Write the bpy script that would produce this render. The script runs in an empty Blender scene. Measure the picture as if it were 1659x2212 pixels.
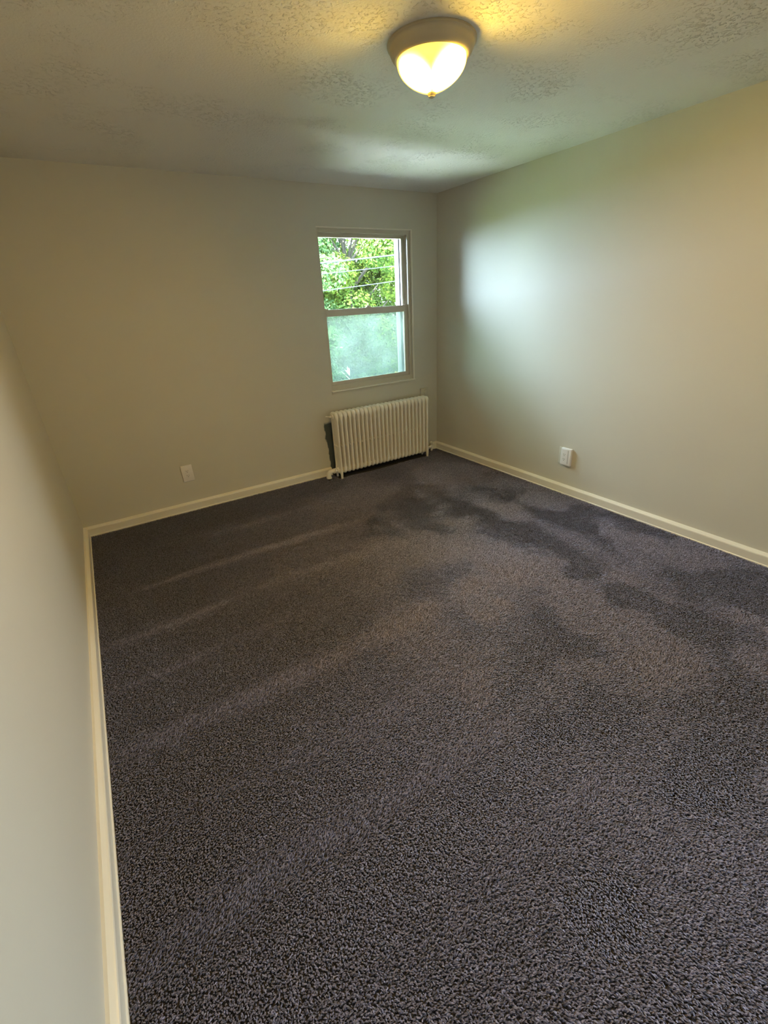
import bpy, bmesh, math, random
import numpy as np
from mathutils import Vector, Matrix

S = bpy.context.scene
COL = S.collection
PI = math.pi

# ---------------------------------------------------------------- camera
FPX = 964.44
cd = bpy.data.cameras.new('camera')
cam = bpy.data.objects.new('camera', cd)
COL.objects.link(cam)
cd.sensor_fit = 'HORIZONTAL'
cd.sensor_width = 36.0
cd.lens = FPX / 1659.0 * 36.0
cd.clip_start = 0.02
cd.clip_end = 300
cam.matrix_world = (Matrix.Translation((-3.1421, -3.9302, 1.5695)) @ Matrix.Rotation(-0.54445, 4, 'Z')
                    @ Matrix.Rotation(1.12861, 4, 'X') @ Matrix.Rotation(-0.05555, 4, 'Z'))
S.camera = cam

# ---------------------------------------------------------------- exposure
S.view_settings.view_transform = 'Standard'
S.view_settings.look = 'None'
S.view_settings.gamma = 1.0
S.view_settings.use_curve_mapping = False
S.view_settings.exposure = 0.6
cy = S.cycles
cy.use_denoising = True
cy.max_bounces = 12
cy.diffuse_bounces = 8
cy.glossy_bounces = 3
cy.transmission_bounces = 6
cy.transparent_max_bounces = 12
cy.sample_clamp_indirect = 40.0
cy.caustics_reflective = False
cy.caustics_refractive = False

# ---------------------------------------------------------------- world: bright hazy sky
SKY = 41.0
world = bpy.data.worlds.new('sky')
S.world = world
world.use_nodes = True
wn = world.node_tree.nodes
bg = wn['Background']
bg.inputs[0].default_value = (0.62, 0.81, 1.0, 1)
bg.inputs[1].default_value = SKY

# ---------------------------------------------------------------- sun, behind the house, lights the trees only
sd = bpy.data.lights.new('sun', 'SUN')
sd.energy = 150.0
sd.angle = 0.02
sd.color = (1.0, 0.96, 0.86)
sun = bpy.data.objects.new('sun', sd)
COL.objects.link(sun)
sun.rotation_euler = Vector((1.0, 0.0, -1.9)).to_track_quat('-Z', 'Y').to_euler()

# portal in the window opening guides the sky light into the room
pd = bpy.data.lights.new('window_portal', 'AREA')
pd.shape = 'RECTANGLE'
pd.size = 0.94
pd.size_y = 1.32
pd.cycles.is_portal = True
portal = bpy.data.objects.new('window_portal', pd)
COL.objects.link(portal)
portal.location = (-0.785, 0.165, 1.48)
portal.rotation_euler = (-PI / 2, 0, 0)
# unseen window added to brighten the room, in the right wall beside and behind the photographer, with its own portal
F2 = (-4.78, -4.04, 0.98, 1.92)                          # y0, y1, z0, z1
pd2 = pd.copy(); pd2.size = F2[3] - F2[2] - 0.02; pd2.size_y = F2[1] - F2[0] - 0.02
portal2 = bpy.data.objects.new('window_portal', pd2)
COL.objects.link(portal2)
portal2.location = (0.17, (F2[0] + F2[1]) / 2, (F2[2] + F2[3]) / 2)
portal2.rotation_euler = (0, PI / 2, 0)

# room dimensions
W, H, D = 3.5226, 2.44, 4.90
LAMP = (-1.725, -2.126)
LAMP_POWER = 650.0

# ================================================================ helpers
def nmat(name):
    m = bpy.data.materials.new(name)
    m.use_nodes = True
    nt = m.node_tree
    return m, nt, nt.nodes['Principled BSDF'], nt.nodes, nt.links

def simple(name, col, rough=0.5, spec=0.5, metal=0.0, noise=0.0, nscale=30.0, bump=0.0, bscale=200.0, bdist=0.001):
    m, nt, p, N, L = nmat(name)
    p.inputs['Base Color'].default_value = (*col, 1)
    p.inputs['Roughness'].default_value = rough
    p.inputs['Specular IOR Level'].default_value = spec
    p.inputs['Metallic'].default_value = metal
    tc = N.new('ShaderNodeTexCoord')
    if noise:
        n = N.new('ShaderNodeTexNoise'); n.inputs['Scale'].default_value = nscale
        n.inputs['Detail'].default_value = 4
        L.new(tc.outputs['Object'], n.inputs['Vector'])
        mx = N.new('ShaderNodeMix'); mx.data_type = 'RGBA'
        mx.inputs[6].default_value = (*[c * (1 - noise) for c in col], 1)
        mx.inputs[7].default_value = (*[min(1, c * (1 + noise)) for c in col], 1)
        L.new(n.outputs['Fac'], mx.inputs[0])
        L.new(mx.outputs[2], p.inputs['Base Color'])
    if bump:
        n = N.new('ShaderNodeTexNoise'); n.inputs['Scale'].default_value = bscale
        n.inputs['Detail'].default_value = 3
        L.new(tc.outputs['Object'], n.inputs['Vector'])
        b = N.new('ShaderNodeBump'); b.inputs['Strength'].default_value = bump
        b.inputs['Distance'].default_value = bdist
        L.new(n.outputs['Fac'], b.inputs['Height'])
        L.new(b.outputs['Normal'], p.inputs['Normal'])
    return m

def link_bm(name, bm, mat, parent=None, smooth=False):
    bmesh.ops.recalc_face_normals(bm, faces=bm.faces)
    me = bpy.data.meshes.new(name)
    bm.to_mesh(me); bm.free()
    if smooth:
        me.polygons.foreach_set('use_smooth', [True] * len(me.polygons))
        me.set_sharp_from_angle(angle=math.radians(40))
    if mat: me.materials.append(mat)
    o = bpy.data.objects.new(name, me)
    COL.objects.link(o)
    if parent: o.parent = parent
    return o

def empty(name, loc=(0, 0, 0)):
    o = bpy.data.objects.new(name, None)
    o.empty_display_size = 0.1
    o.location = loc
    COL.objects.link(o)
    return o

def tag(o, label, cat, group=None):
    o['label'] = label; o['category'] = cat
    if group: o['group'] = group
    return o

def struct(o):
    o['kind'] = 'structure'
    return o

def box(bm, lo, hi, bevel=0.0, seg=2):
    c = [(a + b) / 2 for a, b in zip(lo, hi)]
    s = [abs(b - a) for a, b in zip(lo, hi)]
    r = bmesh.ops.create_cube(bm, size=1.0, matrix=Matrix.Translation(c) @ Matrix.Diagonal((*s, 1)))
    if bevel:
        es = list({e for v in r['verts'] for e in v.link_edges})
        bmesh.ops.bevel(bm, geom=es, offset=bevel, segments=seg, affect='EDGES', profile=0.5)

def prism(bm, prof, A, B, inward, up=(0, 0, 1), mitreA=0, mitreB=0):
    """sweep profile [(d,h)] from A to B; d along inward, h along up; mitre shortens by d"""
    A, B, inward, up = Vector(A), Vector(B), Vector(inward), Vector(up)
    t = (B - A).normalized()
    va = [bm.verts.new(A + inward * d + up * h + t * d * mitreA) for d, h in prof]
    vb = [bm.verts.new(B + inward * d + up * h - t * d * mitreB) for d, h in prof]
    n = len(prof)
    for i in range(n):
        bm.faces.new((va[i], va[(i + 1) % n], vb[(i + 1) % n], vb[i]))
    bm.faces.new(va); bm.faces.new(vb[::-1])

def tube(bm, pts, rad, seg=12, caps=True, closed=False, up=(1, 0, 0)):
    """sweep an ellipse along pts; rad = list of (a along side axis, b in-plane)"""
    pts = [Vector(p) for p in pts]
    n = len(pts)
    if not isinstance(rad, (list, tuple)): rad = [(rad, rad)] * n
    up = Vector(up)
    rings = []
    for i, p in enumerate(pts):
        a = pts[(i - 1) % n] if (closed or i > 0) else pts[i]
        b = pts[(i + 1) % n] if (closed or i < n - 1) else pts[i]
        t = (b - a).normalized()
        s = (up - t * up.dot(t))
        if s.length < 1e-5: s = Vector((0, 1, 0)).cross(t)
        s.normalize()
        v = t.cross(s)
        ra, rb = rad[i] if isinstance(rad[i], (list, tuple)) else (rad[i], rad[i])
        rings.append([bm.verts.new(p + s * ra * math.cos(2 * PI * k / seg) + v * rb * math.sin(2 * PI * k / seg)) for k in range(seg)])
    m = n if closed else n - 1
    for i in range(m):
        r0, r1 = rings[i], rings[(i + 1) % n]
        for k in range(seg):
            bm.faces.new((r0[k], r0[(k + 1) % seg], r1[(k + 1) % seg], r1[k]))
    if caps and not closed:
        bm.faces.new(rings[0][::-1]); bm.faces.new(rings[-1])

def lathe(bm, prof, c=(0, 0, 0), seg=64, axis='Z'):
    """prof = [(r,h)] revolved; r==0 ends are closed"""
    c = Vector(c)
    def P(r, h, a):
        if axis == 'Z': return c + Vector((r * math.cos(a), r * math.sin(a), h))
        if axis == 'X': return c + Vector((h, r * math.cos(a), r * math.sin(a)))
        return c + Vector((r * math.cos(a), h, r * math.sin(a)))
    rings = []
    for r, h in prof:
        if r < 1e-6: rings.append([bm.verts.new(P(0, h, 0))])
        else: rings.append([bm.verts.new(P(r, h, 2 * PI * k / seg)) for k in range(seg)])
    for r0, r1 in zip(rings, rings[1:]):
        for k in range(seg):
            k2 = (k + 1) % seg
            if len(r0) == 1 and len(r1) == 1: continue
            if len(r0) == 1: bm.faces.new((r0[0], r1[k], r1[k2]))
            elif len(r1) == 1: bm.faces.new((r0[k], r1[0], r0[k2]))
            else: bm.faces.new((r0[k], r1[k], r1[k2], r0[k2]))

def np_mesh(name, verts, faces, mat, parent=None, attrs=None, smooth=False):
    """verts (n,3), faces (m,k) constant k"""
    me = bpy.data.meshes.new(name)
    n, (m, k) = len(verts), faces.shape
    me.vertices.add(n); me.vertices.foreach_set('co', np.ascontiguousarray(verts, dtype=np.float32).ravel())
    me.loops.add(m * k); me.loops.foreach_set('vertex_index', np.ascontiguousarray(faces, dtype=np.int32).ravel())
    me.polygons.add(m)
    me.polygons.foreach_set('loop_start', np.arange(0, m * k, k, dtype=np.int32))
    me.update(calc_edges=True)
    me.polygons.foreach_set('use_smooth', np.full(m, smooth, dtype=bool))
    for an, av in (attrs or {}).items():
        a = me.attributes.new(an, 'FLOAT', 'POINT')
        a.data.foreach_set('value', np.ascontiguousarray(av, dtype=np.float32))
    me.materials.append(mat)
    o = bpy.data.objects.new(name, me)
    COL.objects.link(o)
    if parent: o.parent = parent
    return o

# ================================================================ materials
def wall_material(name='wall_paint', patch=False):
    m, nt, p, N, L = nmat(name)
    base = (0.61, 0.585, 0.515)
    p.inputs['Roughness'].default_value = 0.46
    p.inputs['Specular IOR Level'].default_value = 0.24
    tc = N.new('ShaderNodeTexCoord')
    n1 = N.new('ShaderNodeTexNoise'); n1.inputs['Scale'].default_value = 1.6; n1.inputs['Detail'].default_value = 3
    L.new(tc.outputs['Object'], n1.inputs['Vector'])
    mx = N.new('ShaderNodeMix'); mx.data_type = 'RGBA'
    mx.inputs[6].default_value = (*[c * 0.97 for c in base], 1)
    mx.inputs[7].default_value = (*[c * 1.03 for c in base], 1)
    L.new(n1.outputs['Fac'], mx.inputs[0])
    out = mx.outputs[2]
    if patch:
        # older blue grey paint behind the radiator, its shadow painted in as well
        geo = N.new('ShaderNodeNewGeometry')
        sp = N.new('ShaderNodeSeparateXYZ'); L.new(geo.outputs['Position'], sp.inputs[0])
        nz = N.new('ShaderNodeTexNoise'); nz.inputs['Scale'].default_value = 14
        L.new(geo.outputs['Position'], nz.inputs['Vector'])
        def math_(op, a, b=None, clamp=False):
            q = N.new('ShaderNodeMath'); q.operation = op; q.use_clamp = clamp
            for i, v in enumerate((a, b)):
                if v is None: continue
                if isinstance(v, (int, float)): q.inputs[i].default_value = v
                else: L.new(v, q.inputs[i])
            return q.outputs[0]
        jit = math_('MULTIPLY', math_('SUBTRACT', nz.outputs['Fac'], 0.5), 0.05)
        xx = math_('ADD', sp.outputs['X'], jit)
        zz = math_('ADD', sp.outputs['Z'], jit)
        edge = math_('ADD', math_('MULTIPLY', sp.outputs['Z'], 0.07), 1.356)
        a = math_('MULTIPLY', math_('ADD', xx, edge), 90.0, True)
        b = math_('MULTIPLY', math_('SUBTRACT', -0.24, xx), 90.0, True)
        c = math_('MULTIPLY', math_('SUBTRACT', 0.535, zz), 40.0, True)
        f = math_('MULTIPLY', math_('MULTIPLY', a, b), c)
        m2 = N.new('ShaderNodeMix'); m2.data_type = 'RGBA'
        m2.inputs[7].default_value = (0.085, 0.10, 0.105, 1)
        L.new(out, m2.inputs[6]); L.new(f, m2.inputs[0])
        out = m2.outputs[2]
    L.new(out, p.inputs['Base Color'])
    nb = N.new('ShaderNodeTexNoise'); nb.inputs['Scale'].default_value = 260; nb.inputs['Detail'].default_value = 2
    nc = N.new('ShaderNodeTexNoise'); nc.inputs['Scale'].default_value = 5; nc.inputs['Detail'].default_value = 3
    L.new(tc.outputs['Object'], nb.inputs['Vector']); L.new(tc.outputs['Object'], nc.inputs['Vector'])
    b1 = N.new('ShaderNodeBump'); b1.inputs['Strength'].default_value = 0.10; b1.inputs['Distance'].default_value = 0.001
    b2 = N.new('ShaderNodeBump'); b2.inputs['Strength'].default_value = 0.25; b2.inputs['Distance'].default_value = 0.006
    L.new(nb.outputs['Fac'], b1.inputs['Height']); L.new(nc.outputs['Fac'], b2.inputs['Height'])
    L.new(b2.outputs['Normal'], b1.inputs['Normal'])
    L.new(b1.outputs['Normal'], p.inputs['Normal'])
    return m

def ceiling_material():
    m, nt, p, N, L = nmat('ceiling_texture_paint')
    p.inputs['Base Color'].default_value = (0.80, 0.79, 0.76, 1)
    p.inputs['Roughness'].default_value = 0.6
    p.inputs['Specular IOR Level'].default_value = 0.25
    tc = N.new('ShaderNodeTexCoord')
    # fine sandy grain
    f = N.new('ShaderNodeTexNoise'); f.inputs['Scale'].default_value = 95; f.inputs['Detail'].default_value = 4; f.inputs['Roughness'].default_value = 0.65
    # raised skip trowel ridges, only in patches
    v = N.new('ShaderNodeTexNoise'); v.inputs['Scale'].default_value = 62; v.inputs['Detail'].default_value = 5; v.inputs['Distortion'].default_value = 0.7
    k = N.new('ShaderNodeTexNoise'); k.inputs['Scale'].default_value = 3.2; k.inputs['Detail'].default_value = 3
    for n in (f, v, k): L.new(tc.outputs['Object'], n.inputs['Vector'])
    r = N.new('ShaderNodeMapRange'); r.inputs[1].default_value = 0.55; r.inputs[2].default_value = 0.63
    L.new(v.outputs['Fac'], r.inputs[0])
    kr = N.new('ShaderNodeMapRange'); kr.inputs[1].default_value = 0.46; kr.inputs[2].default_value = 0.66
    L.new(k.outputs['Fac'], kr.inputs[0])
    mu = N.new('ShaderNodeMath'); mu.operation = 'MULTIPLY'
    L.new(r.outputs[0], mu.inputs[0]); L.new(kr.outputs[0], mu.inputs[1])
    b1 = N.new('ShaderNodeBump'); b1.inputs['Strength'].default_value = 0.9; b1.inputs['Distance'].default_value = 0.0022
    b2 = N.new('ShaderNodeBump'); b2.inputs['Strength'].default_value = 1.0; b2.inputs['Distance'].default_value = 0.0055
    L.new(f.outputs['Fac'], b1.inputs['Height']); L.new(mu.outputs[0], b2.inputs['Height'])
    L.new(b2.outputs['Normal'], b1.inputs['Normal']); L.new(b1.outputs['Normal'], p.inputs['Normal'])
    return m

M_wall = wall_material()
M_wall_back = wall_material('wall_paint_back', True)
M_ceil = ceiling_material()
M_trim = simple('trim_enamel', (0.78, 0.74, 0.65), 0.3, 0.5, bump=0.12, bscale=60, bdist=0.002)
M_vinyl = simple('window_vinyl', (0.58, 0.54, 0.455), 0.35, 0.5)
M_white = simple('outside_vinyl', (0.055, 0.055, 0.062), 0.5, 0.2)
M_rad = simple('radiator_enamel', (0.86, 0.825, 0.745), 0.28, 0.5, noise=0.03, nscale=40, bump=0.15, bscale=90, bdist=0.001)
M_plate = simple('cover_plate_plastic', (0.78, 0.74, 0.70), 0.3)
M_plate_white = simple('outlet_white_plastic', (0.86, 0.86, 0.88), 0.3)
M_slot = simple('socket_slot', (0.03, 0.03, 0.03), 0.6)
M_dark = simple('dark_steel', (0.08, 0.06, 0.05), 0.5, metal=0.6)
M_pan = simple('lamp_pan_satin', (0.50, 0.43, 0.31), 0.5, 0.4, metal=0.1, noise=0.03, nscale=60)
M_sub = simple('subfloor', (0.035, 0.03, 0.028), 0.9)
M_brass = simple('valve_brass', (0.55, 0.47, 0.33), 0.35, metal=0.6)
M_stucco = simple('outside_brick', (0.42, 0.36, 0.32), 0.9, noise=0.1, nscale=20)

# ================================================================ room shell
T = 0.20
OX0, OX1, OZ0, OZ1 = -1.267, -0.305, 0.812, 2.143       # window opening

bm = bmesh.new(); box(bm, (-W - T, -D - T, -0.12), (T, T, -0.004))
struct(link_bm('floor', bm, M_sub))

def ceiling_mesh():
    bm = bmesh.new(); box(bm, (-W - T, -D - T, H), (T, T, H + 0.25)); return bm
struct(link_bm('ceiling', ceiling_mesh(), M_ceil))

bm = bmesh.new()
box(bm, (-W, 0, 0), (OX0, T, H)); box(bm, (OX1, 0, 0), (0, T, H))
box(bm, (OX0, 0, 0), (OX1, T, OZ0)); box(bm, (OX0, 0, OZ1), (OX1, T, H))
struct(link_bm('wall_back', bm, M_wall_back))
bm = bmesh.new()
box(bm, (0, F2[1], 0), (T, T, H)); box(bm, (0, -D, 0), (T, F2[0], H))
box(bm, (0, F2[0], 0), (T, F2[1], F2[2])); box(bm, (0, F2[0], F2[3]), (T, F2[1], H))
struct(link_bm('wall_right', bm, M_wall))
bm = bmesh.new(); box(bm, (-W - T, -D, 0), (-W, T, H)); struct(link_bm('wall_left', bm, M_wall))
bm = bmesh.new(); box(bm, (-W - T, -D - T, 0), (T, -D, H)); struct(link_bm('wall_front', bm, M_wall))

BP = [(0, -0.004), (0.0315, -0.004), (0.0315, 0.0075), (0.0275, 0.0115), (0.0275, 0.060), (0.0255, 0.0655), (0.021, 0.068), (0.012, 0.0745), (0.009, 0.0768), (0, 0.0772)]
bm = bmesh.new()
prism(bm, BP, (-W, 0, 0), (-1.360, 0, 0), (0, -1, 0), mitreA=1)
prism(bm, BP, (-0.10, 0, 0), (0, 0, 0), (0, -1, 0), mitreB=1)
struct(link_bm('baseboard_back', bm, M_trim))
bm = bmesh.new(); prism(bm, BP, (0, 0, 0), (0, -D, 0), (-1, 0, 0), mitreA=1, mitreB=1); struct(link_bm('baseboard_right', bm, M_trim))
bm = bmesh.new(); prism(bm, BP, (-W, 0, 0), (-W, -D, 0), (1, 0, 0), mitreA=1, mitreB=1); struct(link_bm('baseboard_left', bm, M_trim))

# ================================================================ window
win = struct(empty('window_1', ((OX0 + OX1) / 2, 0.06, OZ0)))
def wpart(name, bm, mat, parent=None, smooth=False):
    par = parent or win
    o = link_bm(name, bm, mat, None, smooth)
    o.parent = par
    base = win.location
    o.matrix_parent_inverse = Matrix.Translation(-base) if par is win else Matrix.Identity(4)
    return o
def rect_frame(bm, x0, x1, z0, z1, y0, y1, l, r, b, t, bev=0.0015):
    box(bm, (x0, y0, z0), (x0 + l, y1, z1), bev); box(bm, (x1 - r, y0, z0), (x1, y1, z1), bev)
    box(bm, (x0 + l, y0, z0), (x1 - r, y1, z0 + b), bev); box(bm, (x0 + l, y0, z1 - t), (x1 - r, y1, z1), bev)

bm = bmesh.new()   # main frame, stepped
rect_frame(bm, OX0, OX1, OZ0, OZ1, 0.028, 0.150, 0.016, 0.016, 0.040, 0.022)
rect_frame(bm, OX0, OX1, OZ0, OZ1, 0.022, 0.038, 0.022, 0.030, 0.046, 0.034)
rect_frame(bm, OX0 + 0.015, OX1 - 0.015, OZ0 + 0.02, OZ1 - 0.02, 0.072, 0.080, 0.008, 0.010, 0.02, 0.016)
wpart('window_frame', bm, M_vinyl)
bm = bmesh.new()   # slim bead standing proud round the opening: head and right side
box(bm, (OX0 - 0.001, -0.004, OZ1 - 0.004), (OX1 + 0.010, 0.010, OZ1 + 0.005), 0.002)
box(bm, (OX1 - 0.004, -0.004, OZ0 - 0.006), (OX1 + 0.010, 0.010, OZ1 - 0.004), 0.002)
wpart('corner_bead', bm, M_trim)
bm = bmesh.new()   # sill board with small nosing
box(bm, (OX0 - 0.001, -0.018, OZ0 - 0.010), (OX1 + 0.010, 0.024, OZ0 + 0.002), 0.004, 3)
wpart('window_sill', bm, M_trim)
bm = bmesh.new(); box(bm, (OX0 + 0.002, -0.005, OZ0 - 0.030), (OX1 + 0.004, 0.002, OZ0 - 0.013), 0.001)
wpart('apron', bm, M_wall)

def glass_material(name, dirt):
    m, nt, p, N, L = nmat(name)
    N.remove(p)
    out = N['Material Output']
    tr = N.new('ShaderNodeBsdfTransparent'); tr.inputs[0].default_value = (0.45, 0.52, 0.46, 1) if dirt else (0.97, 0.99, 0.98, 1)
    gl = N.new('ShaderNodeBsdfGlossy'); gl.inputs['Roughness'].default_value = 0.02
    fr = N.new('ShaderNodeFresnel'); fr.inputs[0].default_value = 1.45
    m1 = N.new('ShaderNodeMixShader')
    L.new(fr.outputs[0], m1.inputs[0]); L.new(tr.outputs[0], m1.inputs[1]); L.new(gl.outputs[0], m1.inputs[2])
    if dirt:
        df = N.new('ShaderNodeBsdfTranslucent'); df.inputs[0].default_value = (0.80, 0.95, 0.88, 1)
        tc = N.new('ShaderNodeTexCoord')
        n = N.new('ShaderNodeTexNoise'); n.inputs['Scale'].default_value = 5.0; n.inputs['Detail'].default_value = 5; n.inputs['Roughness'].default_value = 0.6
        n2 = N.new('ShaderNodeTexVoronoi'); n2.inputs['Scale'].default_value = 26
        L.new(tc.outputs['Object'], n.inputs['Vector']); L.new(tc.outputs['Object'], n2.inputs['Vector'])
        r = N.new('ShaderNodeMapRange'); r.inputs[1].default_value = 0.3; r.inputs[2].default_value = 0.7
        r.inputs[3].default_value = dirt * 0.6; r.inputs[4].default_value = dirt * 1.4
        L.new(n.outputs['Fac'], r.inputs[0])
        r2 = N.new('ShaderNodeMapRange'); r2.inputs[1].default_value = 0.10; r2.inputs[2].default_value = 0.05
        r2.inputs[3].default_value = 0.0; r2.inputs[4].default_value = 0.03
        L.new(n2.outputs['Distance'], r2.inputs[0])
        ad = N.new('ShaderNodeMath'); ad.operation = 'ADD'; ad.use_clamp = True
        L.new(r.outputs[0], ad.inputs[0]); L.new(r2.outputs[0], ad.inputs[1])
        m2 = N.new('ShaderNodeMixShader')
        L.new(ad.outputs[0], m2.inputs[0]); L.new(m1.outputs[0], m2.inputs[1]); L.new(df.outputs[0], m2.inputs[2])
        L.new(m2.outputs[0], out.inputs[0])
    else:
        L.new(m1.outputs[0], out.inputs[0])
    return m
M_glass = glass_material('clear_glass', 0)
M_glass_dirty = glass_material('fogged_glass', 0.034)

# upper sash (set back) and lower sash (towards the room)
UZ0 = 1.462
bm = bmesh.new()
rect_frame(bm, OX0 + 0.015, OX1 - 0.015, UZ0, OZ1 - 0.021, 0.082, 0.108, 0.026, 0.044, 0.040, 0.040)
us = wpart('upper_sash', bm, M_vinyl)
bm = bmesh.new(); box(bm, (OX0 + 0.040, 0.094, UZ0 + 0.038), (OX1 - 0.058, 0.096, OZ1 - 0.060))
g = wpart('pane', bm, M_glass, us)
LX0, LX1, LZ0, LZ1 = OX0 + 0.015, OX1 - 0.015, OZ0 + 0.039, 1.517
bm = bmesh.new()
rect_frame(bm, LX0, LX1, LZ0, LZ1, 0.042, 0.068, 0.027, 0.053, 0.037, 0.056)
rect_frame(bm, LX0 + 0.025, LX1 - 0.051, LZ0 + 0.035, LZ1 - 0.054, 0.048, 0.060, 0.004, 0.004, 0.004, 0.004, 0.001)
ls = wpart('lower_sash', bm, M_vinyl)
bm = bmesh.new(); box(bm, (LX0 + 0.025, 0.054, LZ0 + 0.035), (LX1 - 0.051, 0.056, LZ1 - 0.054))
g = wpart('pane', bm, M_glass_dirty, ls)
bm = bmesh.new()
xm = -0.775
box(bm, (xm - 0.030, 0.046, LZ1 - 0.001), (xm + 0.030, 0.066, LZ1 + 0.005), 0.002)
box(bm, (xm - 0.018, 0.048, LZ1 + 0.004), (xm + 0.018, 0.064, LZ1 + 0.016), 0.003)
box(bm, (xm + 0.004, 0.030, LZ1 + 0.006), (xm + 0.014, 0.052, LZ1 + 0.011), 0.002)
wpart('sash_lock', bm, M_vinyl, ls)
for x0, x1 in ((LX0 + 0.004, LX0 + 0.052), (LX1 - 0.066, LX1 - 0.002)):
    bm = bmesh.new(); box(bm, (x0, 0.046, LZ1 - 0.001), (x1, 0.064, LZ1 + 0.008), 0.002)
    wpart('tilt_latch', bm, M_vinyl, ls)
bm = bmesh.new()   # white outside jamb and stop that show through the glass on the right
box(bm, (OX1 - 0.066, 0.118, OZ0 + 0.03), (OX1 - 0.014, 0.150, OZ1 - 0.02), 0.002)
box(bm, (OX1 - 0.050, 0.150, OZ0), (OX1 - 0.0, 0.215, OZ1), 0.002)
box(bm, (OX0 + 0.0, 0.118, OZ0 + 0.03), (OX0 + 0.030, 0.215, OZ1 - 0.02), 0.002)
box(bm, (OX0, 0.150, OZ0), (OX1, 0.24, OZ0 + 0.035), 0.002)
wpart('outside_stop', bm, M_white)

added_win = struct(empty('added_window', (0.1, (F2[0] + F2[1]) / 2, F2[2])))  # out-of-view window, added for more daylight inside
def added_win_part(name, bm, mat):
    o = link_bm(name, bm, mat, added_win); o.matrix_parent_inverse = Matrix.Translation(-added_win.location); return o
bm = bmesh.new()
y0, y1, z0, z1 = F2
zm = (z0 + z1) / 2
for a_, b_, c_, d_ in ((y0, y0 + .04, z0, z1), (y1 - .04, y1, z0, z1), (y0 + .04, y1 - .04, z0, z0 + .04), (y0 + .04, y1 - .04, z1 - .04, z1), (y0 + .04, y1 - .04, zm - .02, zm + .02)):
    box(bm, (0.05, a_, c_), (0.14, b_, d_), 0.0015)
added_win_part('window_frame', bm, M_vinyl)
bm = bmesh.new(); box(bm, (0.098, y0 + 0.04, z0 + 0.04), (0.102, y1 - 0.04, z1 - 0.04))
added_win_part('pane', bm, M_glass)

# ================================================================ radiator
R_X0, R_X1, NSEC = -1.3335, -0.2795, 24
YF, YB = -0.186, -0.092
ZT, ZB = 0.634, 0.062
def radiator_section(leg):
    bm = bmesh.new()
    wv, tv = 0.0116, 0.0163          # tube half width / half depth
    pts, rad = [], []
    rc = 0.022
    def arc(cyy, czz, a0, a1, wa, wb, n=7):
        for i in range(n):
            f = i / (n - 1); a = a0 + (a1 - a0) * f
            pts.append((0, cyy + rc * math.cos(a), czz + rc * math.sin(a)))
            w = wa + (wb - wa) * f
            rad.append((w[0] if False else w, tv + (0.006 if max(wa, wb) > 0.016 and False else 0)))
    # loop: up the front tube, over the header, down the back tube, along the foot
    def add(y, z, w, t=tv): pts.append((0, y, z)); rad.append((w, t))
    add(YF, 0.12, wv); add(YF, 0.30, wv); add(YF, 0.50, wv); add(YF, 0.575, wv)
    add(YF, 0.60, 0.0175, 0.0165)
    arc(YF + rc, ZT - rc, PI, PI / 2, 0.0205, 0.0222)
    add(YF + 0.04, ZT, 0.0222, 0.013); add(YB - 0.04, ZT, 0.0222, 0.013)
    arc(YB - rc, ZT - rc, PI / 2, 0, 0.0222, 0.0205)
    add(YB, 0.60, 0.0175, 0.0165)
    add(YB, 0.575, wv); add(YB, 0.50, wv); add(YB, 0.30, wv); add(YB, 0.12, wv)
    arc(YB - rc, ZB + rc, 0, -PI / 2, 0.016, 0.018)
    arc(YF + rc, ZB + rc, -PI / 2, -PI, 0.018, 0.016)
    tube(bm, pts, rad, seg=14, closed=True)
    for k in (1, 2):
        y = YF + (YB - YF) * k / 3
        tube(bm, [(0, y, ZB), (0, y, 0.12), (0, y, 0.5), (0, y, 0.59), (0, y, ZT)],
             [(0.014, 0.018), (0.0095, 0.0175), (0.0095, 0.0175), (0.016, 0.0175), (0.020, 0.018)], seg=12)
    # header body between the tubes and the mid web
    box(bm, (-0.0185, YF + 0.012, 0.598), (0.0185, YB - 0.012, ZT), 0.006)
    box(bm, (-0.016, YF + 0.012, ZB), (0.016, YB - 0.012, 0.094), 0.006)
    box(bm, (-0.0165, YF + 0.004, 0.318), (0.0165, YB - 0.004, 0.332), 0.004)
    for z in (0.612, 0.080):
        tube(bm, [(-0.0232, (YF + YB) / 2, z), (0.0232, (YF + YB) / 2, z)], [(0.024, 0.024)] * 2, seg=18, up=(0, 0, 1))
    if leg:
        for y, s in ((YF, -1), (YB, 1)):
            tube(bm, [(0, y - s * 0.002, 0.10), (0, y, 0.055), (0, y, 0.012), (0, y, 0.0)],
                 [(0.0130, 0.0165), (0.0130, 0.017), (0.0105, 0.013), (0.0115, 0.013)], seg=14)
    return bm
rad = empty('radiator', ((R_X0 + R_X1) / 2, (YF + YB) / 2, 0))
tag(rad, 'cream cast iron column radiator standing under the window beside the back corner', 'radiator')
def rel(o, root):
    o.parent = root
    o.location = Vector(o.location) - Vector(root.location)
    return o
mid0 = link_bm('radiator_section', radiator_section(False), M_rad, None, True)
end0 = link_bm('end_section', radiator_section(True), M_rad, None, True)
for i in range(NSEC):
    x = R_X0 + (R_X1 - R_X0) * i / (NSEC - 1)
    src = end0 if i in (0, NSEC - 1) else mid0
    o = src if i in (0, 1) else src.copy()
    if i not in (0, 1): COL.objects.link(o)
    o.location = (x, 0, 0)
    rel(o, rad)
ymid = (YF + YB) / 2
# plugs on the right end
bm = bmesh.new()
lathe(bm, [(0, 0.050), (0.010, 0.050), (0.010, 0.026), (0.020, 0.024), (0.024, 0.012), (0.026, 0.0)], (R_X1 + 0.018, ymid, 0.080), 8, 'X')
o = link_bm('end_plug', bm, M_rad, None, True); rel(o, rad)
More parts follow.
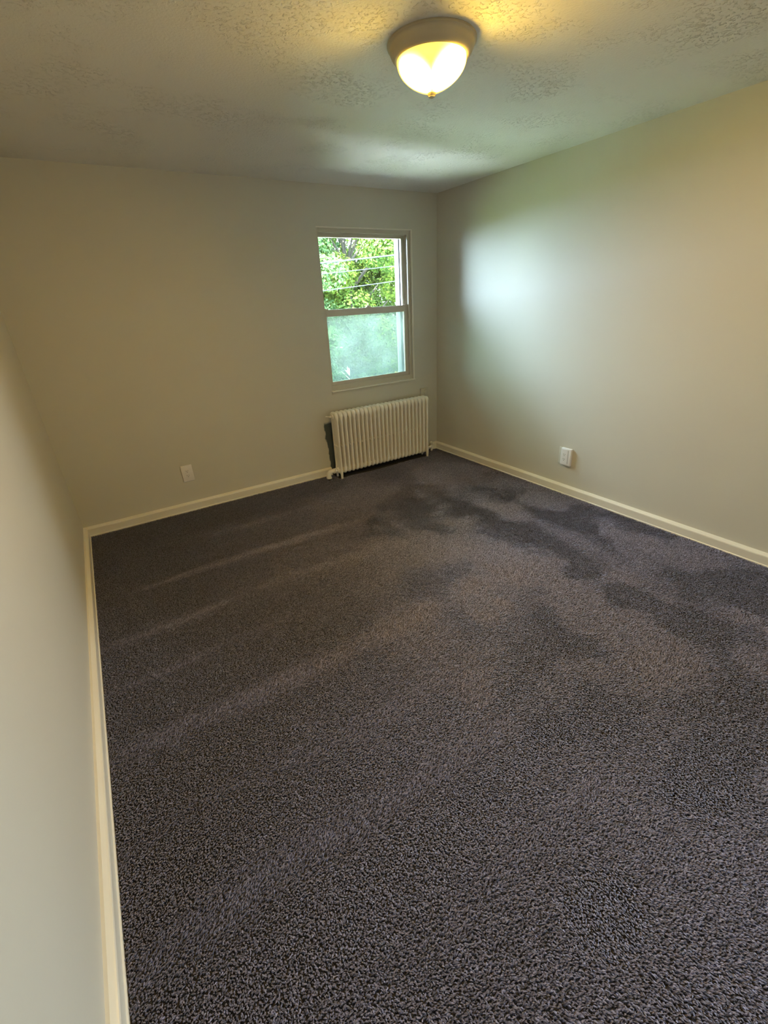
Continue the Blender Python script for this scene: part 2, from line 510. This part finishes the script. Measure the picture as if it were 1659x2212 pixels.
# air vent, top left
bm = bmesh.new()
lathe(bm, [(0.023, 0.0), (0.023, -0.010), (0.016, -0.014), (0.009, -0.016), (0.008, -0.034), (0, -0.034)], (R_X0 - 0.018, ymid, 0.612), 8, 'X')
tube(bm, [(R_X0 - 0.046, ymid + 0.003, 0.612), (R_X0 - 0.082, ymid + 0.014, 0.620)], [(0.005, 0.005), (0.004, 0.004)], seg=8, up=(0, 0, 1))
o = link_bm('air_vent', bm, M_rad, None, True); rel(o, rad)
# inlet elbow, bottom left
bm = bmesh.new()
xe = R_X0 - 0.018
for xx, r in ((0.0, 0.026), (-0.013, 0.021), (-0.020, 0.027), (-0.036, 0.027)):
    tube(bm, [(xe + xx, ymid, 0.080), (xe + xx - 0.012, ymid, 0.080)], [(r, r)] * 2, seg=8, up=(0, 0, 1))
tube(bm, [(xe - 0.04, ymid, 0.080), (xe - 0.066, ymid, 0.080), (xe - 0.084, ymid, 0.076), (xe - 0.097, ymid, 0.063), (xe - 0.101, ymid, 0.045), (xe - 0.101, ymid, 0.022)],
     [(0.019, 0.019), (0.021, 0.021), (0.023, 0.023), (0.023, 0.023), (0.022, 0.022), (0.022, 0.022)], seg=16, up=(0, 1, 0))
tube(bm, [(xe - 0.101, ymid, 0.034), (xe - 0.101, ymid, 0.018)], [(0.026, 0.026)] * 2, seg=16, up=(0, 1, 0))
o = link_bm('pipe_elbow', bm, M_rad, None, True); rel(o, rad)
bm = bmesh.new(); tube(bm, [(xe - 0.101, ymid, 0.030), (xe - 0.101, ymid, -0.004)], [(0.014, 0.014)] * 2, seg=14, up=(0, 1, 0))
o = link_bm('riser_pipe', bm, M_dark, None, True); rel(o, rad)

# pipe and valve between the radiator and the corner
valve = empty('radiator_valve', (-0.122, -0.055, 0.0))
tag(valve, 'small cream pipe valve low in the corner to the right of the radiator', 'valve')
bm = bmesh.new()
tube(bm, [(-0.122, -0.055, -0.004), (-0.122, -0.055, 0.070)], [(0.013, 0.013)] * 2, seg=14, up=(0, 1, 0))
tube(bm, [(-0.122, -0.055, 0.030), (-0.122, -0.055, 0.042), (-0.122, -0.055, 0.064), (-0.122, -0.055, 0.070)], [(0.02, 0.02), (0.024, 0.024), (0.024, 0.024), (0.016, 0.016)], seg=12, up=(0, 1, 0))
tube(bm, [(-0.122, -0.055, 0.052), (-0.165, -0.075, 0.050), (-0.222, -0.125, 0.066)], [(0.015, 0.015)] * 3, seg=12, up=(0, 0, 1))
o = link_bm('valve_body', bm, M_rad, None, True); rel(o, valve)
bm = bmesh.new()
tube(bm, [(-0.122, -0.055, 0.068), (-0.122, -0.055, 0.088)], [(0.006, 0.006)] * 2, seg=10, up=(0, 1, 0))
lathe(bm, [(0, 0.104), (0.012, 0.104), (0.018, 0.099), (0.018, 0.090), (0.011, 0.086), (0, 0.086)], (-0.122, -0.055, 0), 16)
o = link_bm('valve_handle', bm, M_rad, None, True); rel(o, valve)

# ================================================================ painted junction cover above the radiator
jb = empty('wall_box', (-0.180, 0, 0.642))
tag(jb, 'small square wall box painted over, just above the right end of the radiator', 'wall box')
bm = bmesh.new(); box(bm, (-0.228, -0.018, 0.586), (-0.132, 0.0, 0.699), 0.004)
o = link_bm('cover', bm, M_wall, None, True); rel(o, jb)
bm = bmesh.new(); lathe(bm, [(0, -0.030), (0.022, -0.030), (0.027, -0.026), (0.028, -0.016)], (-0.166, 0, 0.655), 24, 'Y')
o = link_bm('knob', bm, M_wall, None, True); rel(o, jb)

# ================================================================ wall outlets
def receptacle_face(bm_hole, cx_, cz_, y, dz, k=1.0):
    if True:
        for dx, hh in ((-0.0068, 0.0085), (0.0068, 0.007)):
            box(bm_hole, (cx_ + dx * k - 0.0013, y - 0.0004, cz_ + dz - hh / 2 + 0.003), (cx_ + dx * k + 0.0013, y + 0.002, cz_ + dz + hh / 2 + 0.003))
        bmesh.ops.create_cone(bm_hole, cap_ends=True, segments=12, radius1=0.0028, radius2=0.0028, depth=0.0024,
                              matrix=Matrix.Translation((cx_, y + 0.0008, cz_ + dz - 0.0085)) @ Matrix.Rotation(PI / 2, 4, 'X'))
ou = empty('wall_outlet', (-2.685, 0, 0.331))
tag(ou, 'off-white duplex power outlet on the back wall above the baseboard, left of the radiator', 'outlet')
bm = bmesh.new(); box(bm, (-0.046, -0.007, -0.071), (0.046, 0, 0.071), 0.005, 3)
o = link_bm('cover_plate', bm, M_plate, ou, True)
bm = bmesh.new(); box(bm, (-0.0165, -0.0085, -0.0335), (0.0165, -0.006, 0.0335), 0.0008)
r0 = link_bm('receptacle', bm, M_plate, ou)
for dz in (0.020, -0.020):
    bm = bmesh.new(); receptacle_face(bm, 0, 0, -0.0088, dz)
    link_bm('socket_holes', bm, M_slot, r0)
bm = bmesh.new()
for z in (0.048, -0.048):
    bm = bmesh.new()
    bmesh.ops.create_cone(bm, cap_ends=True, segments=12, radius1=0.003, radius2=0.0024, depth=0.0016,
                          matrix=Matrix.Translation((0, -0.0076, z)) @ Matrix.Rotation(PI / 2, 4, 'X'))
    link_bm('screw', bm, M_plate, ou)

ow = empty('wall_outlet', (0, -1.712, 0.320))
ow.rotation_euler = (0, 0, -PI / 2)      # local -y now points to world -x
tag(ow, 'white power outlet with a raised cover over a painted plate, on the right wall', 'outlet')
# local x = -world y ... world = R(-90): (x,y)->(y,-x); local x grows towards the camera
bm = bmesh.new(); box(bm, (-0.067, -0.004, -0.072), (0.045, 0, 0.072), 0.002)
link_bm('back_plate', bm, M_wall, ow, True)
bm = bmesh.new()
box(bm, (-0.036, -0.022, -0.070), (0.060, 0, 0.074), 0.004, 3)
cv = link_bm('raised_cover', bm, M_plate_white, ow, True)
bm = bmesh.new(); box(bm, (-0.026, -0.0235, -0.060), (0.026, -0.021, 0.064), 0.001)
rf = link_bm('receptacle', bm, M_plate_white, ow)
for dz in (0.020, -0.020):
    bm = bmesh.new(); receptacle_face(bm, 0, 0, -0.0238, dz)
    link_bm('socket_holes', bm, M_slot, rf)
bm = bmesh.new(); box(bm, (0.032, -0.0226, -0.052), (0.038, -0.0215, 0.062), 0.0004)
link_bm('cover_groove', bm, simple('groove_shade', (0.45, 0.45, 0.47), 0.5), cv)

# ================================================================ ceiling lamp
lamp = empty('ceiling_lamp', (LAMP[0], LAMP[1], H))
tag(lamp, 'lit flush mount dome lamp with a tan metal pan on the ceiling', 'ceiling lamp')
bm = bmesh.new()
lathe(bm, [(0.0, 0.0), (0.166, 0.0), (0.1685, -0.003), (0.1685, -0.009), (0.163, -0.012), (0.160, -0.018), (0.1585, -0.026),
           (0.152, -0.038), (0.143, -0.047), (0.138, -0.051), (0.133, -0.051), (0.130, -0.046), (0.0, -0.046)], (0, 0, 0), 96)
link_bm('pan', bm, M_pan, lamp, True)
def lamp_glass():
    m, nt, p, N, L = nmat('lit_frosted_glass')
    p.inputs['Base Color'].default_value = (0.9, 0.85, 0.7, 1)
    p.inputs['Roughness'].default_value = 0.25
    tc = N.new('ShaderNodeTexCoord')
    lw = N.new('ShaderNodeLayerWeight'); lw.inputs[0].default_value = 0.5
    # two bulbs side by side behind the frosted glass
    def lobe(c, far, near):
        d = N.new('ShaderNodeVectorMath'); d.operation = 'DISTANCE'; d.inputs[1].default_value = c
        L.new(tc.outputs['Object'], d.inputs[0])
        r = N.new('ShaderNodeMapRange'); r.interpolation_type = 'SMOOTHSTEP'
        r.inputs[1].default_value = far; r.inputs[2].default_value = near
        r.inputs[3].default_value = 0.0; r.inputs[4].default_value = 1.0
        L.new(d.outputs['Value'], r.inputs[0]); return r.outputs[0]
    a, b = lobe((-0.098, 0.004, -0.120), 0.110, 0.03), lobe((0.034, -0.086, -0.088), 0.118, 0.045)
    mxm = N.new('ShaderNodeMath'); mxm.operation = 'MAXIMUM'; L.new(a, mxm.inputs[0]); L.new(b, mxm.inputs[1])
    inv = N.new('ShaderNodeMath'); inv.operation = 'SUBTRACT'; inv.inputs[0].default_value = 1.0
    L.new(lw.outputs['Facing'], inv.inputs[1])
    rim = N.new('ShaderNodeMapRange'); rim.inputs[1].default_value = 0.02; rim.inputs[2].default_value = 0.45
    L.new(inv.outputs[0], rim.inputs[0])
    mu = N.new('ShaderNodeMath'); mu.operation = 'MULTIPLY'; L.new(mxm.outputs[0], mu.inputs[0]); L.new(rim.outputs[0], mu.inputs[1])
    st = N.new('ShaderNodeMapRange'); st.inputs[3].default_value = 1.15; st.inputs[4].default_value = LAMP_POWER
    sx = N.new('ShaderNodeSeparateXYZ'); L.new(tc.outputs['Object'], sx.inputs[0])
    zr = N.new('ShaderNodeMapRange'); zr.inputs[1].default_value = -0.055; zr.inputs[2].default_value = -0.125
    zr.inputs[3].default_value = 0.30; zr.inputs[4].default_value = 1.0
    L.new(sx.outputs['Z'], zr.inputs[0])
    mz = N.new('ShaderNodeMath'); mz.operation = 'MULTIPLY'; L.new(mu.outputs[0], mz.inputs[0]); L.new(zr.outputs[0], mz.inputs[1])
    pw = N.new('ShaderNodeMath'); pw.operation = 'POWER'; pw.inputs[1].default_value = 2.6
    L.new(mz.outputs[0], pw.inputs[0]); L.new(pw.outputs[0], st.inputs[0])
    cm = N.new('ShaderNodeMix'); cm.data_type = 'RGBA'
    cm.inputs[6].default_value = (1.0, 0.62, 0.06, 1); cm.inputs[7].default_value = (1.0, 0.60, 0.20, 1)
    L.new(pw.outputs[0], cm.inputs[0])
    L.new(cm.outputs[2], p.inputs['Emission Color']); L.new(st.outputs[0], p.inputs['Emission Strength'])
    return m
bm = bmesh.new()
prof = [(0.1335, -0.046)]
for i in range(0, 25):
    f = i / 24
    prof.append((0.1335 * max(0.0, 1 - f ** 2.1) ** 0.80, -0.050 - 0.102 * f))
lathe(bm, prof, (0, 0, 0), 96)
link_bm('glass_dome', bm, lamp_glass(), lamp, True)
bm = bmesh.new()
lathe(bm, [(0.0, -0.143), (0.0155, -0.146), (0.0165, -0.150), (0.0160, -0.154), (0.013, -0.157), (0.0125, -0.160), (0.007, -0.163), (0, -0.164)], (0, 0, 0), 24)
link_bm('finial', bm, M_pan, lamp, True)

# ================================================================ carpet: individual tufts of cut pile
def smooth_noise(x, y, seed, freq):
    """value noise on a lattice, bicubic-ish"""
    rs = np.random.RandomState(seed)
    G = rs.rand(64, 64)
    u, v = x * freq + 100.3, y * freq + 100.7
    iu, iv = np.floor(u).astype(int), np.floor(v).astype(int)
    fu, fv = u - iu, v - iv
    fu, fv = fu * fu * (3 - 2 * fu), fv * fv * (3 - 2 * fv)
    g = lambda a, b: G[a % 64, b % 64]
    return (g(iu, iv) * (1 - fu) * (1 - fv) + g(iu + 1, iv) * fu * (1 - fv)
            + g(iu, iv + 1) * (1 - fu) * fv + g(iu + 1, iv + 1) * fu * fv)

def carpet_material():
    m, nt, p, N, L = nmat('carpet_fibre')
    at = N.new('ShaderNodeAttribute'); at.attribute_name = 'tint'
    mx = N.new('ShaderNodeMix'); mx.data_type = 'RGBA'
    mx.inputs[6].default_value = (0.048, 0.045, 0.066, 1)
    mx.inputs[7].default_value = (0.345, 0.335, 0.505, 1)
    L.new(at.outputs['Fac'], mx.inputs[0])
    L.new(mx.outputs[2], p.inputs['Base Color'])
    p.inputs['Roughness'].default_value = 0.55
    p.inputs['Specular IOR Level'].default_value = 0.3
    p.inputs['Sheen Weight'].default_value = 0.4
    return m

def carpet(sp=0.0048):
    rs = np.random.RandomState(7)
    xs = np.arange(-W + 0.034, -0.032, sp); ys = np.arange(-4.35, -0.032, sp)
    X, Y = np.meshgrid(xs, ys)
    X = X.ravel() + rs.uniform(-.5, .5, X.size) * sp; Y = Y.ravel() + rs.uniform(-.5, .5, Y.size) * sp
    # the strip under the radiator where there is no baseboard
    xs2 = np.arange(-1.36, -0.10, sp); ys2 = np.arange(-0.028, -0.002, sp)
    X2, Y2 = np.meshgrid(xs2, ys2)
    X = np.concatenate([X, X2.ravel()]); Y = np.concatenate([Y, Y2.ravel()])
    # bare dark strip right under the radiator
    keep = ~((X > -1.36) & (X < -0.265) & (Y > -0.178 + 0.006 * np.sin(X * 9)))
    X, Y = X[keep], Y[keep]
    n = X.size
    # lay of the pile: broad strokes, footprints, fine disorder
    sn = smooth_noise
    G = lambda v, c, w: np.exp(-((v - c) / w) ** 2)
    step = lambda v, k=10: 1 / (1 + np.exp(-v * k))
    wob = (sn(X, Y, 8, 1.7) - 0.5) * 0.16 + (sn(X, Y, 9, 6.0) - 0.5) * 0.05
    left = step(-1.75 - X, 4)
    lay = 0.34 + 0.40 * (sn(X * 0.6, Y * 1.5, 1, 1.6) - 0.5) + 0.10 * step(X + 2.0, 2.5)
    # vacuum strokes running across the left half
    for yc, wd, am in ((-0.62, 0.04, 0.18), (-1.12, 0.05, 0.30), (-1.58, 0.05, 0.30), (-1.95, 0.035, 0.22), (-2.36, 0.07, 0.42),
                       (-2.74, 0.04, 0.18), (-3.06, 0.07, 0.36), (-3.42, 0.05, 0.2)):
        lay += left * 1.4 * am * G(Y + wob * 0.6, yc, wd) * (0.3 + 1.0 * sn(X, Y, 20 + int(-yc * 10), 2.0))
    # strokes along the right wall and trodden patches
    right = 1 - left
    lay -= right * 0.45 * G(X + wob, -0.42, 0.085) * step(-1.25 - Y, 8)
    lay -= right * 0.42 * G(X + wob, -0.88, 0.085) * step(-1.05 - Y, 8) * step(Y + 2.95, 8)
    lay -= right * 0.25 * G(X + wob, -0.06, 0.05)
    lay += right * 0.30 * G(X + wob, -0.65, 0.09)
    b1 = 0.55 * sn(X * 1.3, Y, 3, 2.7) + 0.30 * sn(X, Y, 4, 6.5) + 0.15 * sn(X, Y, 10, 15.0)
    lay += right * (0.26 + 0.44 * step(-1.35 - Y, 4)) * (step(b1 - 0.46, 38) - 0.55)
    for cx_, cy_, rx, ry, am in ((-1.68, -3.62, 0.20, 0.11, -0.5), (-2.33, -3.66, 0.13, 0.10, -0.45), (-0.55, -3.10, 0.30, 0.12, -0.5),
                                 (-1.55, -2.42, 0.25, 0.18, 0.4), (-2.08, -2.42, 0.20, 0.2, 0.25), (-1.95, -3.05, 0.10, 0.16, -0.35),
                                 (-1.20, -3.25, 0.22, 0.15, 0.35), (-2.05, -2.86, 0.09, 0.08, 0.3)):
        lay += am * step(1 - ((X + wob - cx_) / rx) ** 2 - ((Y + wob - cy_) / ry) ** 2, 4)
    ang = PI * 1.25 + PI * np.clip(lay, 0, 1)
    lean = 0.75 + rs.uniform(0, 0.45, n)
    ang = ang + rs.normal(0, 0.6, n)
    h = rs.uniform(0.0065, 0.0115, n) * (0.70 + 0.42 * smooth_noise(X, Y, 6, 75.0) + 0.25 * smooth_noise(X, Y, 61, 140.0))
    w = rs.uniform(0.0017, 0.0029, n)
    dx, dy = np.cos(ang), np.sin(ang)
    base = np.stack([X, Y, np.full(n, -0.005)], 1)
    off = np.stack([dx * lean * h, dy * lean * h, h], 1)
    off[:, 0] = np.clip(X + off[:, 0], -W + 0.030, -0.030) - X
    V = np.empty((n, 7, 3), np.float32)
    th = rs.uniform(0, 2 * PI, n)
    for k in range(3):
        a = th + k * 2 * PI / 3
        d = np.stack([np.cos(a) * w, np.sin(a) * w, np.zeros(n)], 1)
        V[:, k] = base + d * 0.7
        a2 = a + 0.7
        d2 = np.stack([np.cos(a2) * w, np.sin(a2) * w, np.zeros(n)], 1)
        V[:, 3 + k] = base + off * np.array([0.45, 0.45, 0.72]) + d2 * 1.05
    V[:, 6] = base + off
    F = np.array([[0, 1, 4], [0, 4, 3], [1, 2, 5], [1, 5, 4], [2, 0, 3], [2, 3, 5], [3, 4, 6], [4, 5, 6], [5, 3, 6]], np.int32)
    F = (F[None] + (np.arange(n, dtype=np.int32) * 7)[:, None, None]).reshape(-1, 3)
    tint = np.clip(rs.beta(2.2, 2.6, n), 0, 1)
    tint = np.repeat(tint, 7)
    o = np_mesh('carpet', V.reshape(-1, 3), F, carpet_material(), None, {'tint': tint})
    o['kind'] = 'stuff'
    tag(o, 'dark grey purple cut pile carpet covering the whole floor', 'carpet')
    return o
carpet()

# ================================================================ outdoors
bm = bmesh.new(); box(bm, (-60, -60, -3.4), (70, 80, -3.2))
gr = struct(link_bm('ground', bm, simple('lawn', (0.05, 0.075, 0.03), 0.9, noise=0.4, nscale=2.0)))

bm = bmesh.new(); box(bm, (-6.0, 0.24, -0.75), (3.0, 3.0, -0.55))
struct(link_bm('added_reflector', bm, simple('pale_reflector', (0.80, 0.82, 0.84), 0.9, noise=0.05, nscale=3.0)))  # unseen pale slab, added to bounce daylight up onto the ceiling

def leaf_material(name, a, b, trans=0.45):
    m, nt, p, N, L = nmat(name)
    at = N.new('ShaderNodeAttribute'); at.attribute_name = 'tint'
    mx = N.new('ShaderNodeMix'); mx.data_type = 'RGBA'
    mx.inputs[6].default_value = (*a, 1); mx.inputs[7].default_value = (*b, 1)
    L.new(at.outputs['Fac'], mx.inputs[0])
    L.new(mx.outputs[2], p.inputs['Base Color'])
    p.inputs['Roughness'].default_value = 0.6
    p.inputs['Specular IOR Level'].default_value = 0.12
    tl = N.new('ShaderNodeBsdfTranslucent'); L.new(mx.outputs[2], tl.inputs[0])
    ms = N.new('ShaderNodeMixShader'); ms.inputs[0].default_value = trans
    L.new(p.outputs[0], ms.inputs[1]); L.new(tl.outputs[0], ms.inputs[2])
    L.new(ms.outputs[0], N['Material Output'].inputs[0])
    return m
M_bark = simple('bark', (0.035, 0.028, 0.02), 0.9, noise=0.3, nscale=15)
LEAF = [leaf_material('leaf_mid', (0.0224, 0.0549, 0.011), (0.098, 0.142, 0.016)),
        leaf_material('leaf_blue', (0.0192, 0.0549, 0.0248), (0.0641, 0.1099, 0.0329)),
        leaf_material('leaf_yellow', (0.0577, 0.0934, 0.011), (0.1666, 0.1702, 0.0193))]

def leaves(name, centres, radii, count, size, mat, parent, seed, gap=0.0):
    rs = np.random.RandomState(seed)
    C = np.array(centres); Rr = np.array(radii)
    pr = Rr[:, 0] * Rr[:, 1] * Rr[:, 2]; pr = pr / pr.sum()
    idx = rs.choice(len(C), count, p=pr)
    d = rs.normal(0, 1, (count, 3)); d /= np.linalg.norm(d, axis=1)[:, None]
    rr = rs.uniform(0.45, 1.0, count) ** 0.5
    P = C[idx] + d * rr[:, None] * Rr[idx]
    nrm = d + rs.normal(0, 0.55, (count, 3)) + np.array([0, -0.1, 0.5]); nrm /= np.linalg.norm(nrm, axis=1)[:, None]
    t = np.cross(nrm, rs.normal(0, 1, (count, 3))); t /= np.linalg.norm(t, axis=1)[:, None]
    s = np.cross(nrm, t)
    L_ = rs.uniform(0.7, 1.3, count)[:, None] * size
    V = np.empty((count, 6, 3), np.float32)
    # a leaf folded along the midrib: stem, two side pairs, tip
    V[:, 0] = P - t * L_ * 0.5
    V[:, 1] = P + s * L_ * 0.34 - t * L_ * 0.08 + nrm * L_ * 0.08
    V[:, 2] = P - s * L_ * 0.34 - t * L_ * 0.08 + nrm * L_ * 0.08
    V[:, 3] = P + s * L_ * 0.22 + t * L_ * 0.25 + nrm * L_ * 0.05
    V[:, 4] = P - s * L_ * 0.22 + t * L_ * 0.25 + nrm * L_ * 0.05
    V[:, 5] = P + t * L_ * 0.55 - nrm * L_ * 0.05
    F = np.array([[0, 1, 5], [1, 3, 5], [0, 5, 2], [2, 5, 4]], np.int32)
    F = (F[None] + (np.arange(count, dtype=np.int32) * 6)[:, None, None]).reshape(-1, 3)
    ct = rs.uniform(0, 1, len(C))[idx] * 0.5 + rs.uniform(0, 0.5, count)
    return np_mesh(name, V.reshape(-1, 3), F, mat, parent, {'tint': np.repeat(ct, 6)})

def tree(x, y, h, r, kind, n, seed, label, z0=-3.2, low=0.28, size=0.15, blobs=26):
    rnd = random.Random(seed)
    root = empty('tree', (x, y, z0))
    tag(root, label, 'tree', None)
    bm = bmesh.new()
    top = h * 0.8
    lean = rnd.uniform(-.03, .03)
    path = [(lean * z + 0.12 * math.sin(z * 0.8 + seed), 0.1 * math.sin(z * 0.6 + seed), z) for z in [top * i / 8 for i in range(9)]]
    tube(bm, path, [(0.17 * (1 - 0.85 * i / 8),) * 2 for i in range(9)], seg=8, up=(0, 1, 0))
    cs, rr = [], []
    for k in range(blobs):
        f = (k + 0.5) / blobs
        z = h * (low + (0.97 - low) * f)
        env = r * math.sin(PI * min(1, 0.22 + 0.80 * (1 - f))) ** 0.7 if f > 0.3 else r * (0.72 + 0.6 * f)
        a = k * 2.4 + rnd.uniform(-.4, .4)
        q = env * rnd.uniform(0.35, 0.85)
        c = (q * math.cos(a), q * math.sin(a), z)
        b = r * rnd.uniform(0.24, 0.42)
        cs.append(c); rr.append((b, b, b * 0.72))
        i0 = min(7, max(1, int(8 * (z - 0.12 * h) / top)))
        s = Vector(path[i0]); e = Vector(c)
        m1 = s.lerp(e, 0.5) + Vector((rnd.uniform(-.15, .15), rnd.uniform(-.15, .15), 0.1))
        tube(bm, [s, m1, e], [(0.05, 0.05), (0.032, 0.032), (0.012, 0.012)], seg=6, up=(0.3, 0.2, 1))
    link_bm('trunk', bm, M_bark, root)
    leaves('foliage', cs, rr, n, size, LEAF[kind], root, seed)
    return root

TREES = [
    (2.6, 10.8, 6.6, 2.3, 1, 10000, 11, 'loose leafy tree at the left of the window view with sky showing through', 0.18, 0.16, 22),
    (5.3, 11.4, 8.4, 2.6, 0, 24000, 12, 'broad green tree filling the middle of the window view behind the wires', 0.20, 0.15, 34),
    (8.0, 12.0, 9.0, 2.8, 0, 24000, 13, 'tall pale green tree at the right of the window view', 0.18, 0.16, 32),
    (4.0, 15.5, 9.0, 3.0, 1, 16000, 14, 'dark blue green tree standing behind the other trees outside', 0.15, 0.19, 28),
    (8.4, 17.5, 10.5, 3.4, 1, 16000, 17, 'tall dark tree farthest back beyond the right of the window view', 0.15, 0.2, 28),
    (-1.2, 13.5, 8.0, 2.8, 1, 7000, 15, 'tree farthest to the left, just outside the window view', 0.18, 0.18, 26),
    (12.0, 14.0, 9.0, 3.0, 2, 6000, 16, 'tree farthest to the right, hidden by the window frame', 0.18, 0.18, 26)]
for x, y, h, r, k, n, sd_, lb, low, sz, bl in TREES:
    tree(x, y, h, r, k, n * 2, sd_, lb, low=low, size=sz * 0.68, blobs=bl)

def shrub(x, y, r, h, kind, n, seed, label):
    rnd = random.Random(seed)
    root = empty('shrub', (x, y, -3.2))
    tag(root, label, 'shrub')
    cs, rr = [], []
    bm = bmesh.new()
    for k in range(16):
        a = rnd.uniform(0, 2 * PI); q = r * math.sqrt(rnd.random()) * 0.7
        z = h * rnd.uniform(0.15, 0.85)
        c = (q * math.cos(a), q * math.sin(a), z)
        cs.append(c); b = r * rnd.uniform(0.3, 0.45); rr.append((b, b, b * 0.8))
        tube(bm, [(c[0] * 0.1, c[1] * 0.1, 0), (c[0] * 0.6, c[1] * 0.6, z * 0.6), c], [(0.03, 0.03), (0.02, 0.02), (0.008, 0.008)], seg=6, up=(0.3, 1, 0.2))
    link_bm('stems', bm, M_bark, root)
    leaves('foliage', cs, rr, n * 2, 0.09, LEAF[kind], root, seed)
shrub(2.7, 8.0, 1.3, 2.6, 2, 6000, 31, 'yellow green shrub low at the left of the lower window pane')
shrub(5.3, 8.6, 1.3, 3.4, 2, 6500, 32, 'bright green shrub low at the right of the lower window pane')
shrub(4.0, 8.8, 1.2, 1.9, 0, 5000, 33, 'dim green shrub between the two brighter shrubs outside')

M_wire = simple('cable_sheath', (0.035, 0.04, 0.05), 0.5, 0.15)
for k, (za, zb, r, lb) in enumerate(((2.51, 2.70, 0.018, 'thickest and topmost of the three overhead cables outside the window'),
                                     (2.26, 2.43, 0.010, 'thin overhead cable in the middle of the three outside the window'),
                                     (1.87, 2.05, 0.010, 'lowest of the three overhead cables outside the window'))):
    m_ = (zb - za) / 2.39
    bm = bmesh.new()
    pts = []
    for i in range(41):
        x = -18 + i * 1.2
        pts.append((x, 8.0, za + m_ * (x - 2.56) + 0.0012 * (x - 3.8) ** 2))
    tube(bm, pts, [(r, r)] * 41, seg=8, up=(0, 1, 0))
    o = link_bm('overhead_cable', bm, M_wire, None, True)
    tag(o, lb, 'cable', 'overhead cables outside the window')
